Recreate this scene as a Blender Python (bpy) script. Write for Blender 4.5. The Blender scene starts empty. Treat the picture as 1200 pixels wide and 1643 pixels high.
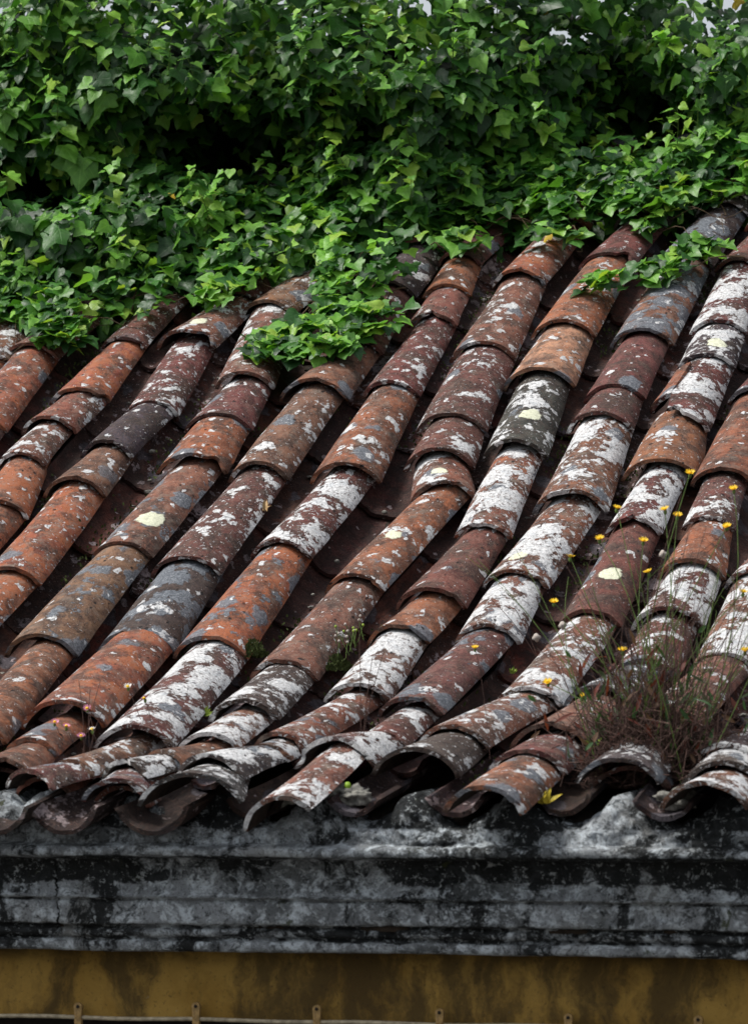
import bpy, bmesh, math, random
from mathutils import Vector, Matrix, noise
R = math.radians
scene = bpy.context.scene
COL = scene.collection

# ------------------------------------------------------------------ camera
PSI, PITCH = R(17), R(3.5)
fw = Vector((-math.sin(PSI)*math.cos(PITCH), math.cos(PSI)*math.cos(PITCH), math.sin(PITCH)))
cam_data = bpy.data.cameras.new('camera')
cam = bpy.data.objects.new('camera', cam_data); COL.objects.link(cam)
cam.location = (3.3852, -10.1299, -0.1942)
cam.rotation_euler = fw.to_track_quat('-Z', 'Y').to_euler()
cam_data.sensor_fit = 'HORIZONTAL'; cam_data.sensor_width = 36
cam_data.lens = 6500/1200*36
cam_data.clip_start = 0.1; cam_data.clip_end = 2000
cam_data.dof.use_dof = True
cam_data.dof.focus_distance = 11.7
cam_data.dof.aperture_fstop = 10
scene.camera = cam

# ------------------------------------------------------------------ light: overcast day
SUN_EL, SUN_AZ = R(60), R(-112)      # azimuth measured clockwise from +Y
world = bpy.data.worlds.new('World'); scene.world = world; world.use_nodes = True
wn = world.node_tree; wn.nodes.clear()
wo = wn.nodes.new('ShaderNodeOutputWorld'); wb = wn.nodes.new('ShaderNodeBackground')
sky = wn.nodes.new('ShaderNodeTexSky'); sky.sky_type = 'NISHITA'; sky.sun_disc = False
sky.sun_elevation = SUN_EL; sky.sun_rotation = SUN_AZ; sky.dust_density = 4; sky.air_density = 1.2
hs = wn.nodes.new('ShaderNodeHueSaturation'); hs.inputs['Saturation'].default_value = 0.35
wn.links.new(sky.outputs[0], hs.inputs['Color']); wn.links.new(hs.outputs[0], wb.inputs[0])
wb.inputs[1].default_value = 0.08
wn.links.new(wb.outputs[0], wo.inputs[0])
sd = bpy.data.lights.new('sun', 'SUN'); sd.energy = 1.5; sd.angle = R(12); sd.color = (1.0, 0.97, 0.92)
sun = bpy.data.objects.new('sun', sd); COL.objects.link(sun)
sdir = Vector((math.sin(SUN_AZ)*math.cos(SUN_EL), math.cos(SUN_AZ)*math.cos(SUN_EL), math.sin(SUN_EL)))
sun.rotation_euler = sdir.to_track_quat('Z', 'Y').to_euler(); sun.location = (-4, -2, 8)
scene.view_settings.view_transform = 'Standard'; scene.view_settings.look = 'None'
scene.view_settings.exposure = 1.1; scene.view_settings.gamma = 1.0
scene.view_settings.use_curve_mapping = False
scene.render.engine = 'CYCLES'

# ------------------------------------------------------------------ helpers
def mesh_obj(name, verts, faces, mat, parent=None, smooth=True, uvs=None, sharp=None, cols=None):
    me = bpy.data.meshes.new(name); me.from_pydata([tuple(v) for v in verts], [], faces)
    if uvs is not None:
        uvl = me.uv_layers.new(name='UVMap'); flat = []
        for p in me.polygons:
            for vi in p.vertices: flat += list(uvs[vi])
        uvl.data.foreach_set('uv', flat)
    if cols is not None:
        a = me.attributes.new('tone', 'FLOAT_COLOR', 'POINT'); fl = []
        for c in cols: fl += [c[0], c[1], c[2], 1]
        a.data.foreach_set('color', fl)
    me.polygons.foreach_set('use_smooth', [smooth]*len(me.polygons))
    if sharp:
        for e in me.edges:
            if (min(e.vertices), max(e.vertices)) in sharp: e.use_edge_sharp = True
    me.materials.append(mat); me.update()
    o = bpy.data.objects.new(name, me); COL.objects.link(o)
    if parent: o.parent = parent
    return o
def tag(o, label=None, cat=None, group=None, kind=None):
    if label: o['label'] = label
    if cat: o['category'] = cat
    if group: o['group'] = group
    if kind: o['kind'] = kind
    return o
def empty(name, loc=(0, 0, 0)):
    o = bpy.data.objects.new(name, None); COL.objects.link(o); o.location = loc; o.empty_display_size = .1
    return o

class NT:                                          # small node-tree builder
    def __init__(s, name):
        s.m = bpy.data.materials.new(name); s.m.use_nodes = True; s.t = s.m.node_tree; s.t.nodes.clear()
        s.out = s.t.nodes.new('ShaderNodeOutputMaterial')
    def n(s, ty, ins=None, **kw):
        x = s.t.nodes.new(ty)
        for k, v in kw.items(): setattr(x, k, v)
        for k, v in (ins or {}).items():
            sock = x.inputs[k]
            if isinstance(v, bpy.types.NodeSocket): s.t.links.new(v, sock)
            else: sock.default_value = v
        return x
    def math(s, op, a, b=0.0, clamp=False):
        return s.n('ShaderNodeMath', {0: a, 1: b}, operation=op, use_clamp=clamp).outputs[0]
    def vm(s, op, a, b=(0, 0, 0)):
        x = s.n('ShaderNodeVectorMath', {0: a, 1: b}, operation=op); return x.outputs[1] if op in ('DISTANCE', 'LENGTH') else x.outputs[0]
    def noise(s, vec, scale, detail=4, rough=.55, dist=0, out=0):
        return s.n('ShaderNodeTexNoise', {'Vector': vec, 'Scale': scale, 'Detail': detail, 'Roughness': rough, 'Distortion': dist}).outputs[out]
    def step(s, x, a, b):                          # smooth 0..1 from a to b
        q = s.n('ShaderNodeMapRange', {0: x, 1: a, 2: b, 3: 0.0, 4: 1.0}, interpolation_type='SMOOTHSTEP'); return q.outputs[0]
    def mix(s, f, a, b):
        q = s.n('ShaderNodeMix', data_type='RGBA', clamp_factor=True)
        for i, v in ((0, f), (6, a), (7, b)):
            if isinstance(v, bpy.types.NodeSocket): s.t.links.new(v, q.inputs[i])
            else: q.inputs[i].default_value = v if i == 0 else (v[0], v[1], v[2], 1)
        return q.outputs[2]
    def attr(s, name, ty='OBJECT', out='Fac'):
        return s.n('ShaderNodeAttribute', attribute_name=name, attribute_type=ty).outputs[out]
    def bump(s, h, dist, strength=1.0, normal=None):
        ins = {'Height': h, 'Distance': dist, 'Strength': strength}
        if normal is not None: ins['Normal'] = normal
        return s.n('ShaderNodeBump', ins).outputs[0]
    def finish(s, col, rough, nrm=None, spec=.4, extra=None):
        ins = {'Base Color': col, 'Roughness': rough, 'Specular IOR Level': spec}
        if nrm is not None: ins['Normal'] = nrm
        p = s.n('ShaderNodeBsdfPrincipled', ins).outputs[0]
        if extra: p = extra(p)
        s.t.links.new(p, s.out.inputs[0]); return s.m

# ------------------------------------------------------------------ materials
def tile_material(name, under=False):
    s = NT(name)
    uv = s.n('ShaderNodeTexCoord').outputs['UV']
    seed = s.attr('seed')
    P0 = s.vm('ADD', uv, s.n('ShaderNodeCombineXYZ', {0: s.math('MULTIPLY', seed, 3.7), 1: s.math('MULTIPLY', seed, 1.9), 2: seed}).outputs[0])
    wob = s.vm('SUBTRACT', s.noise(P0, 22, 3, .6, out=1), (.5, .5, .5))
    P = s.vm('ADD', P0, s.vm('MULTIPLY', wob, (.035, .035, .035)))
    base = s.attr('base', out='Color'); white = s.attr('white'); grey = s.attr('grey'); orange = s.attr('orange')
    big = s.noise(P0, 5, 5, .6); med = s.noise(P, 19, 8, .68); fine = s.noise(P, 130, 5, .7)
    # clay: burnt body, cleaner orange scars, soot and algae film
    c = s.mix(s.step(med, .36, .62), s.vm('MULTIPLY', base, (.42, .38, .42)), s.vm('MULTIPLY', base, (1.2, 1.12, 1.1)))
    oth = s.math('SUBTRACT', .76, s.math('MULTIPLY', orange, .42))
    om = s.step(s.noise(s.vm('ADD', P, (7, 3, 1)), 13, 9, .7), oth, s.math('ADD', oth, .05))
    c = s.mix(s.math('MULTIPLY', om, .85), c, (.34, .105, .042))
    c = s.mix(s.math('MULTIPLY', s.step(s.noise(s.vm('ADD', P, (3, 3, 9)), 7, 8, .7), .50, .66), s.math('MULTIPLY', s.step(orange, .0, .15), .45)), c, (.075, .040, .030))
    c = s.mix(s.math('MULTIPLY', s.step(s.noise(s.vm('ADD', P, (1, 9, 4)), 9, 10, .74), .48, .58), .78), c, (.030, .021, .018))
    c = s.mix(s.math('MULTIPLY', s.step(fine, .46, .62), s.math('MULTIPLY', s.step(orange, -.1, .1), .36)), c, (.26, .15, .105))
    c = s.mix(s.math('MULTIPLY', s.step(s.noise(P, 150, 5, .75), .56, .62), .65), c, (.016, .011, .010))
    # broad dirty grey film of young lichen
    film = s.math('MULTIPLY', s.step(s.noise(s.vm('ADD', P, (4, 4, 2)), 26, 9, .75), .47, .68), s.math('MULTIPLY', s.math('ADD', .2, s.math('MULTIPLY', white, .5)), s.math('ADD', .35, s.step(orange, .0, .2))))
    c = s.mix(film, c, (.235, .20, .165))
    sk = s.noise(s.vm('ADD', P, (9, 2, 2)), 120, 6, .8)
    c = s.mix(s.math('MULTIPLY', s.step(sk, .62, .65), .6), c, (.42, .38, .34))
    # round blue grey thalli
    vg = s.n('ShaderNodeTexVoronoi', {'Vector': s.vm('ADD', P, s.vm('MULTIPLY', wob, (.03, .03, .03))), 'Scale': 9, 'Randomness': 1.0})
    gate = s.n('ShaderNodeSeparateColor', {0: vg.outputs['Color']})
    gm = s.math('MULTIPLY', s.step(vg.outputs['Distance'], .44, .36), s.step(gate.outputs[0], s.math('SUBTRACT', 1.0, grey), s.math('SUBTRACT', 1.02, grey)))
    gn = s.noise(s.vm('ADD', P, (2, 8, 5)), 11, 8, .66)
    gth = s.math('SUBTRACT', .84, s.math('MULTIPLY', grey, .42))
    gm = s.math('MAXIMUM', gm, s.step(gn, gth, s.math('ADD', gth, .02)))
    gcol = s.mix(s.step(fine, .4, .62), (.080, .090, .105), (.19, .21, .235))
    c = s.mix(s.math('MULTIPLY', gm, .9), c, gcol)
    # white crust: big fields, satellites and specks
    wth = s.math('SUBTRACT', .70, s.math('MULTIPLY', white, .30))
    wfield = s.math('ADD', s.math('MULTIPLY', s.noise(P, 9.5, 10, .66), .72), s.math('MULTIPLY', s.noise(s.vm('ADD', P0, (6, 6, 6)), 6.5, 2, .5), .28))
    w1 = s.step(wfield, wth, s.math('ADD', wth, .012))
    vw = s.n('ShaderNodeTexVoronoi', {'Vector': s.vm('ADD', P, s.vm('MULTIPLY', wob, (.04, .04, .04))), 'Scale': 30, 'Randomness': 1.0})
    gw = s.n('ShaderNodeSeparateColor', {0: vw.outputs['Color']})
    wq = s.math('MULTIPLY', s.math('ADD', .12, white), s.step(s.noise(s.vm('ADD', P0, (8, 1, 4)), 10, 3, .5), .42, .60))
    w2 = s.math('MULTIPLY', s.step(vw.outputs['Distance'], s.math('MULTIPLY', gw.outputs[1], .62), s.math('SUBTRACT', s.math('MULTIPLY', gw.outputs[1], .62), .05)), s.step(gw.outputs[0], s.math('SUBTRACT', .97, wq), s.math('SUBTRACT', .99, wq)))
    w3th = s.math('SUBTRACT', .695, s.math('MULTIPLY', white, .16))
    w3 = s.step(s.noise(s.vm('ADD', P, (3, 1, 8)), 75, 5, .6), w3th, s.math('ADD', w3th, .02))
    wm = s.math('MAXIMUM', w1, s.math('MAXIMUM', s.math('MULTIPLY', w2, .95), s.math('MULTIPLY', w3, .85)))
    pits = s.step(s.noise(P, 95, 6, .75), .37, .44)
    wm = s.math('MULTIPLY', wm, s.math('ADD', .25, s.math('MULTIPLY', pits, .75)))
    wcol = s.mix(s.step(fine, .36, .64), (.40, .40, .40), (.72, .72, .72))
    wcol = s.mix(s.math('MULTIPLY', s.step(s.noise(P, 30, 5, .6), .5, .66), .5), wcol, (.38, .41, .44))
    c = s.mix(wm, c, wcol)
    # black specks
    vb = s.n('ShaderNodeTexVoronoi', {'Vector': P, 'Scale': 48, 'Randomness': 1.0})
    gb = s.n('ShaderNodeSeparateColor', {0: vb.outputs['Color']})
    bm_ = s.math('MULTIPLY', s.step(vb.outputs['Distance'], s.math('MULTIPLY', gb.outputs[1], .34), s.math('SUBTRACT', s.math('MULTIPLY', gb.outputs[1], .34), .08)), s.step(gb.outputs[0], .80, .84))
    c = s.mix(s.math('MULTIPLY', bm_, .9), c, (.010, .009, .009))
    # smooth cream thallus with its own place on the tile
    sp = s.attr('spot', out='Vector'); sx = s.n('ShaderNodeSeparateXYZ', {0: sp})
    ctr = s.n('ShaderNodeCombineXYZ', {0: sx.outputs[0], 1: sx.outputs[1], 2: 0.0}).outputs[0]
    duv = s.vm('DISTANCE', s.vm('ADD', uv, s.vm('MULTIPLY', wob, (.05, .05, 0))), ctr)
    sm = s.step(duv, sx.outputs[2], s.math('SUBTRACT', sx.outputs[2], .006))
    c = s.mix(s.math('MULTIPLY', sm, s.math('ADD', .55, s.math('MULTIPLY', pits, .42))), c, s.mix(s.step(fine, .3, .7), (.52, .53, .38), (.72, .73, .57)))
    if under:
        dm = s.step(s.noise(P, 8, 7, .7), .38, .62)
        c = s.vm('MULTIPLY', s.mix(s.math('MULTIPLY', dm, .7), c, (.014, .009, .007)), (.62, .50, .50))  # grime, plus the shade of the valleys darkened into the colour
    rgh = s.n('ShaderNodeMapRange', {0: wm, 3: .78, 4: .9}).outputs[0]
    lich = s.math('MAXIMUM', s.math('MAXIMUM', wm, s.math('MULTIPLY', gm, .6)), sm)
    h = s.math('ADD', s.math('MULTIPLY', lich, .55), s.math('ADD', s.math('MULTIPLY', fine, .45), s.math('MULTIPLY', med, 1.3)))
    h = s.math('SUBTRACT', h, bm_)
    return s.finish(c, rgh, s.bump(h, .0055, 1.0), .25)

def simple(name, col, rough=.7, var=.35, scale=60, bump=.002, spec=.3):
    s = NT(name); g = s.n('ShaderNodeTexCoord').outputs['Object']
    f = s.noise(g, scale, 6, .65)
    c = s.mix(s.step(f, .3, .7), tuple(v*(1-var) for v in col), tuple(v*(1+var) for v in col))
    return s.finish(c, rough, s.bump(f, bump), spec)

def leaf_material(name, ty, rough=.42, trans=.28):
    s = NT(name)
    tone = s.attr('tone', ty, 'Color')
    uv = s.n('ShaderNodeTexCoord').outputs['UV']; q = s.n('ShaderNodeSeparateXYZ', {0: uv})
    ax = s.math('ABSOLUTE', q.outputs[0]); y = q.outputs[1]
    mid = s.step(ax, .030, .008)                               # pale midrib
    v1 = s.step(s.math('ABSOLUTE', s.math('SUBTRACT', y, s.math('MULTIPLY', ax, 1.05))), .030, .006)
    v2 = s.step(s.math('ABSOLUTE', s.math('SUBTRACT', y, s.math('ADD', .28, s.math('MULTIPLY', ax, 1.3)))), .022, .004)
    v3 = s.step(s.math('ABSOLUTE', s.math('ADD', y, s.math('MULTIPLY', ax, .12))), .028, .006)
    vein = s.math('MAXIMUM', s.math('MAXIMUM', mid, v1), s.math('MAXIMUM', v2, v3))
    obj = s.n('ShaderNodeNewGeometry').outputs['Position']
    f = s.noise(obj, 45, 3, .6)
    c = s.mix(s.step(f, .35, .68), s.vm('MULTIPLY', tone, (.8, .82, .8)), s.vm('MULTIPLY', tone, (1.2, 1.15, 1.15)))
    c = s.mix(s.math('MULTIPLY', vein, .5), c, s.vm('ADD', s.vm('MULTIPLY', tone, (1.7, 1.45, 1.7)), (.02, .03, .012)))
    back = s.n('ShaderNodeNewGeometry').outputs['Backfacing']
    c = s.mix(s.math('MULTIPLY', back, .6), c, s.vm('ADD', s.vm('MULTIPLY', tone, (1.1, 1.0, 1.1)), (.015, .025, .012)))
    def extra(p):
        tr = s.n('ShaderNodeBsdfTranslucent', {'Color': s.vm('MULTIPLY', tone, (2.0, 1.9, .9))}).outputs[0]
        return s.n('ShaderNodeMixShader', {0: trans, 1: p, 2: tr}).outputs[0]
    h = s.math('ADD', s.math('MULTIPLY', vein, -.5), s.noise(obj, 120, 3, .6))
    return s.finish(c, rough, s.bump(h, .0015, .6), .38, extra)

def cornice_material():
    s = NT('grimy_plaster'); g = s.n('ShaderNodeTexCoord').outputs['Object']
    gs = s.vm('MULTIPLY', g, (1, 1, 1.1))
    wob = s.vm('SUBTRACT', s.noise(g, 9, 4, .6, out=1), (.5, .5, .5)); P = s.vm('ADD', gs, s.vm('MULTIPLY', wob, (.09, .09, .09)))
    a = s.noise(P, 3.2, 10, .70); b = s.noise(s.vm('ADD', P, (5, 2, 9)), 26, 8, .7); f = s.noise(g, 150, 5, .7)
    strk = s.noise(s.vm('MULTIPLY', s.vm('ADD', g, s.vm('MULTIPLY', wob, (.03, .03, .03))), (1, 1, .16)), 22, 6, .65)
    xx = s.n('ShaderNodeSeparateXYZ', {0: g})
    c = s.mix(s.step(a, .36, .60), (.07, .076, .078), (.27, .29, .305))
    c = s.mix(s.math('MULTIPLY', s.step(b, .46, .62), .9), c, (.60, .66, .70))
    c = s.mix(s.math('MULTIPLY', s.step(s.noise(g, 3, 5, .6), .55, .7), .4), c, (.13, .11, .075))
    # black algae in ragged patches and run-off streaks; black raised under the mouldings, paint survives best low on each band
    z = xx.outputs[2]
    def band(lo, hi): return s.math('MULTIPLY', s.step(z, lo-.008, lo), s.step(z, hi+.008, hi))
    more_black = s.math('ADD', band(-.480, -.424), s.math('MULTIPLY', band(-.625, -.590), .7))
    dry = s.math('ADD', s.math('ADD', band(-.523, -.495), band(-.580, -.535)), s.math('ADD', band(-.655, -.630), band(-.42, -.36)))  # bands with less black
    q = s.math('ADD', s.noise(s.vm('ADD', P, (1, 7, 3)), 3.4, 12, .74), s.math('MULTIPLY', s.math('SUBTRACT', more_black, dry), .055))
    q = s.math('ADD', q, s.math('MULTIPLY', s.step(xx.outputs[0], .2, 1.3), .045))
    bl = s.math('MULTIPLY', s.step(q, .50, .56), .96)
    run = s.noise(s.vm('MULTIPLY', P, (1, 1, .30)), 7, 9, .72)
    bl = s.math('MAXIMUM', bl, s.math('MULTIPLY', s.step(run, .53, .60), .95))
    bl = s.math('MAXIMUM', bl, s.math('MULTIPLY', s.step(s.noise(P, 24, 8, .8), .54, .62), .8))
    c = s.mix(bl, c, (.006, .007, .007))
    c = s.mix(s.math('MULTIPLY', s.step(s.noise(P, 55, 7, .75), .56, .62), .8), c, (.42, .45, .46))
    c = s.mix(s.math('MULTIPLY', s.step(f, .55, .62), .55), c, (.012, .012, .011))
    c = s.mix(s.math('MULTIPLY', s.step(s.noise(P, 12, 6, .65), .64, .7), .5), c, (.06, .07, .02))
    cx = s.math('ABSOLUTE', s.math('ADD', xx.outputs[0], s.math('SUBTRACT', .245, s.math('MULTIPLY', s.noise(s.vm('MULTIPLY', g, (0, 0, 1)), 22, 4, .6), .07))))
    ck = s.math('MULTIPLY', s.step(cx, .0028, .0012), band(-.60, -.44)); c = s.mix(ck, c, (.004, .004, .004))
    h = s.math('ADD', s.math('MULTIPLY', b, 1.4), f)
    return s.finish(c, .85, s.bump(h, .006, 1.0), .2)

def wall_material():
    s = NT('ochre_render'); g = s.n('ShaderNodeTexCoord').outputs['Object']
    wob = s.vm('SUBTRACT', s.noise(g, 8, 4, .6, out=1), (.5, .5, .5)); P = s.vm('ADD', g, s.vm('MULTIPLY', wob, (.1, .1, .1)))
    a = s.noise(P, 5, 8, .65); f = s.noise(g, 110, 5, .7)
    xx = s.n('ShaderNodeSeparateXYZ', {0: g})
    c = s.mix(s.step(a, .35, .65), (.235, .135, .026), (.34, .21, .05))
    st = s.noise(s.vm('MULTIPLY', P, (1, 1, .3)), 4.5, 9, .7)
    rt = s.math('MULTIPLY', s.math('MULTIPLY', s.step(xx.outputs[0], .1, .7), s.step(xx.outputs[0], 1.22, 1.12)), .09)
    d = s.step(s.math('ADD', st, rt), .46, .62)
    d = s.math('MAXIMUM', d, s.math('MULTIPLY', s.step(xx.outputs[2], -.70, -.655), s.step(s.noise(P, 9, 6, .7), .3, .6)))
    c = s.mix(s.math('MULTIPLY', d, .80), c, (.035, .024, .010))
    c = s.mix(s.math('MULTIPLY', s.step(f, .58, .66), .5), c, (.03, .022, .012))
    c = s.mix(s.math('MULTIPLY', s.step(s.noise(P, 42, 5, .7), .70, .73), .8), c, (.30, .27, .2))
    return s.finish(c, .85, s.bump(s.math('ADD', f, s.math('MULTIPLY', a, 3)), .003, .8), .2)

M_TILE = tile_material('lichened_terracotta'); M_CHAN = tile_material('grimy_shade_darkened_channel', True)
M_LEAFO = leaf_material('ivy_leaf_surface', 'OBJECT'); M_LEAFG = leaf_material('ivy_foliage_surface', 'GEOMETRY')
M_WEED = leaf_material('weed_leaf_surface', 'GEOMETRY', .6, .3)
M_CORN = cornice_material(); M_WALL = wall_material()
M_UNDER = simple('shade_darkened_underside', (.030, .020, .015), .95, .6, 40, .003)  # clay without lichen, shade of the mouths put into its colour
M_DECK = simple('dark_roof_bedding', (.028, .02, .014), .95, .6, 30, .006)
M_STEM = simple('ivy_stem_bark', (.075, .05, .025), .8, .4)
M_SHOOT = simple('green_shoot', (.10, .16, .035), .55, .3)
M_CORE = simple('near_black_ivy_backing', (.005, .010, .004), .95, .6, 25, .02)
M_YEL = simple('yellow_petal', (.75, .48, .01), .6, .2); M_PINK = simple('pink_petal', (.50, .20, .33), .6, .3)
M_WHITEP = simple('white_petal', (.62, .60, .58), .6, .15); M_DRY = simple('dry_stem', (.085, .048, .038), .8, .5)
M_SEED = simple('seed_fluff', (.42, .37, .33), .9, .2, 200)
M_STONE = simple('weathered_mortar', (.17, .165, .145), .9, .6, 45, .006)
M_METAL = simple('ochre_painted_metal', (.30, .19, .07), .5, .4, 90); M_RAIL = simple('pale_metal_rail', (.34, .29, .2), .45, .4, 60)
M_DARKW = simple('dark_panel', (.015, .012, .009), .8, .4)
M_GROUND = simple('dark_cobbled_ground', (.07, .065, .06), .9, .4, 3, .01)
M_MOSS = simple('moss', (.045, .06, .014), .95, .6, 150, .004)
M_ROSE = simple('yellowing_rosette', (.42, .33, .03), .55, .4, 90); M_BUD = simple('fresh_green_bud', (.22, .36, .03), .5, .2)
M_SPRIG = simple('lime_sprig', (.22, .30, .04), .6, .3); M_CRIM = simple('crimson_petal', (.13, .008, .03), .6, .3)
M_DEAD = simple('tan_dead_leaf', (.40, .27, .13), .7, .2)

# ------------------------------------------------------------------ roof surface (flatter skirt towards the eave)
WB = 0.10; T0, T1 = math.tan(R(15)), math.tan(R(28.6))
def prof(y):
    if y < -WB: return T0*y
    if y > WB: return T1*y
    return T0*y + (T1-T0)*(y+WB)**2/(4*WB)
def slope(y):
    t = min(max((y+WB)/(2*WB), 0), 1); return math.atan(T0+(T1-T0)*t)
def nrm(y):
    s = slope(y); return Vector((0, -math.sin(s), math.cos(s)))
def surf(x, y, h=0):
    return Vector((x, y, prof(y))) + nrm(y)*h
RIDGE_Y = 3.25
# old cover tiles, course by course: x, y, half width of the lower mouth, clay, white crust, grey crust, cream thallus
TILES = [
  [(-1.474,1.98,0.1,'B',.3,.1,None), (-1.446,1.479,0.091,'O',.35,.1,None), ],
  [(-1.177,2.035,0.076,'M',.4,.1,None), (-1.177,1.651,0.091,'O',.22,.1,None), (-1.199,1.453,0.091,'B',.38,.1,None), (-1.204,1.235,0.078,'B',.5,.1,None), (-1.157,0.916,0.097,'O',.25,.1,None), (-1.163,0.719,0.095,'O',.2,.1,None), ],
  [(-0.954,2.017,0.103,'B',.5,.4,(.1,.10,.030)), (-0.903,1.564,0.082,'M',.5,.1,None), (-0.943,1.283,0.083,'K',.3,.1,None), (-0.952,1.039,0.094,'B',.3,.3,None), (-0.946,0.514,0.092,'O',.4,.1,None), (-0.98,0.268,0.094,'O',.4,.1,None), ],
  [(-0.757,2.245,0.097,'B',.42,.1,None), (-0.656,1.721,0.089,'B',.5,.1,None), (-0.646,1.448,0.102,'M',.3,.1,None), (-0.629,1.168,0.104,'O',.3,.35,None), (-0.664,0.671,0.091,'B',.25,.55,(.35,.17,.042)), (-0.692,0.126,0.104,'T',.2,.6,None), (-0.573,-0.612,0.074,'O',.3,.1,None), ],
  [(-0.399,1.63,0.109,'B',.15,.45,None), (-0.405,1.118,0.091,'B',.4,.1,None), (-0.432,0.561,0.101,'M',.5,.1,None), (-0.426,0.152,0.106,'K',.22,.7,None), (-0.392,-0.479,0.108,'O',.3,.1,None), (-0.379,-0.737,0.07,'O',.18,.1,None), (-0.362,-0.972,0.082,'B',.25,.1,None), ],
  [(-0.209,2.585,0.075,'M',.1,.1,None), (-0.185,2.351,0.075,'O',.15,.1,None), (-0.167,2.123,0.075,'B',.25,.1,None), (-0.159,1.641,0.087,'M',.4,.1,None), (-0.13,1.09,0.101,'O',.35,.25,None), (-0.179,0.646,0.089,'M',.6,.1,None), (-0.199,0.105,0.1,'O',.25,.55,None), (-0.133,-0.662,0.097,'M',.75,.1,None), (-0.194,-0.928,0.061,'B',.5,.1,None), (-0.257,-1.045,0.077,'M',.5,.1,None), ],
  [(0.04,2.407,0.087,'O',.4,.1,None), (0.065,1.881,0.101,'B',.4,.1,None), (0.102,1.398,0.102,'M',.45,.1,None), (0.134,1.155,0.101,'M',.4,.1,None), (0.2,0.977,0.09,'B',.45,.1,(-.1,.09,.026)), (0.097,0.455,0.086,'O',.35,.3,(.1,.27,.025)), (0.047,-0.017,0.092,'B',.32,.1,None), (0.068,-0.407,0.089,'K',.6,.1,None), (0.075,-0.697,0.076,'B',.75,.1,None), (0.007,-0.828,0.063,'B',.3,.1,None), (-0.048,-0.956,0.069,'K',.75,.1,None), (-0.013,-1.116,0.075,'M',.5,.3,None), ],
  [(0.301,2.527,0.092,'M',.25,.1,None), (0.287,2.016,0.099,'O',.35,.1,None), (0.297,1.678,0.107,'Y',.25,.1,None), (0.344,1.218,0.093,'K',.45,.1,(.25,.21,.036)), (0.38,0.746,0.077,'O',.65,.3,None), (0.341,0.359,0.098,'M',.12,.1,None), (0.303,0.179,0.09,'O',.28,.2,None), (0.314,-0.228,0.083,'W',.8,.1,None), (0.256,-0.688,0.069,'B',.5,.45,None), (0.251,-0.784,0.065,'B',.5,.1,None), (0.176,-0.977,0.1,'K',.6,.1,None), (0.198,-1.172,0.121,'K',.5,.1,None), ],
  [(0.558,2.51,0.096,'K',.3,.7,None), (0.554,1.938,0.096,'B',.28,.75,None), (0.558,1.571,0.09,'M',.1,.1,None), (0.56,1.38,0.095,'M',.3,.1,None), (0.594,0.892,0.102,'B',.6,.3,None), (0.548,0.465,0.091,'B',.6,.1,(-.2,.1,.027)), (0.549,0.18,0.087,'B',.72,.4,None), (0.501,-0.381,0.083,'M',.2,.55,None), (0.504,-0.666,0.066,'M',.5,.1,None), (0.451,-0.85,0.109,'M',.7,.1,None), (0.442,-1.167,0.09,'B',.55,.1,None), ],
  [(0.747,2.465,0.075,'M',.3,.1,None), (0.78,2,0.086,'M',.6,.1,None), (0.792,1.771,0.087,'K',.6,.1,(.3,.09,.032)), (0.787,1.362,0.098,'M',.55,.1,None), (0.813,1.073,0.107,'O',.3,.1,None), (0.808,0.75,0.077,'M',.62,.1,None), (0.807,0.252,0.082,'M',.15,.1,(.1,.24,.036)), (0.779,-0.283,0.087,'B',.6,.1,None), (0.695,-0.681,0.094,'B',.55,.1,None), (0.676,-0.929,0.105,'K',.35,.1,None), ],
  [(0.998,1.525,0.086,'M',.2,.1,None), (0.997,1.037,0.087,'O',.2,.1,None), (1.015,0.771,0.07,'M',.5,.1,None), (1.024,0.506,0.088,'O',.25,.1,None), (1.017,0.247,0.095,'M',.65,.1,None), (1.02,-0.029,0.083,'M',.5,.1,None), (0.962,-0.295,0.09,'K',.3,.6,None), (0.945,-0.694,0.099,'B',.25,.1,None), (0.94,-0.896,0.094,'M',.4,.2,None), (0.921,-1.219,0.091,'O',.35,.2,None), ],
  [(1.215,0.451,0.086,'B',.6,.1,None), (1.219,0.016,0.085,'B',.7,.1,None), (1.184,-0.531,0.084,'B',.3,.1,None), (1.181,-0.985,0.098,'K',.5,.1,None), ],
  [(1.408,-0.841,0.085,'K',.6,.1,None), (1.435,-1.02,0.094,'K',.65,.1,None), (1.428,-1.19,0.099,'B',.6,.1,None), ],
]
IVY_EDGE = [(-1.658, 2.167), (-1.545, 2.16), (-1.435, 1.994), (-1.361, 1.945), (-1.299, 1.95), (-1.294, 2.129), (-1.233, 2.198), (-1.128, 2.118), (-1.134, 2.339), (-1.142, 2.482), (-1.065, 2.514), (-0.939, 2.279), (-0.858, 2.181), (-0.906, 2.464), (-0.869, 2.581), (-0.782, 2.646), (-0.676, 2.589), (-0.542, 2.435), (-0.325, 2.28), (-0.316, 2.608), (-0.33, 2.73), (-0.259, 2.823), (-0.131, 2.787), (-0.045, 2.868), (0.1, 2.717), (0.15, 2.771), (0.242, 2.827), (0.398, 2.701), (0.465, 2.773), (0.55, 2.863), (0.603, 2.907), (0.676, 2.96)]
CLAY = {'O': (.25, .086, .044), 'B': (.185, .078, .048), 'M': (.115, .040, .034), 'K': (.056, .050, .053), 'Y': (.40, .25, .13),
        'T': (.215, .105, .058), 'W': (.16, .07, .055)}
ORANGE = {'O': .55, 'B': .25, 'M': .08, 'K': .0, 'Y': .3, 'T': .3, 'W': .2}
rng = random.Random(7)

house = tag(empty('house'), 'old ochre house with a lichen spotted barrel tile roof and blackened plaster cornice', 'house')

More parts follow.
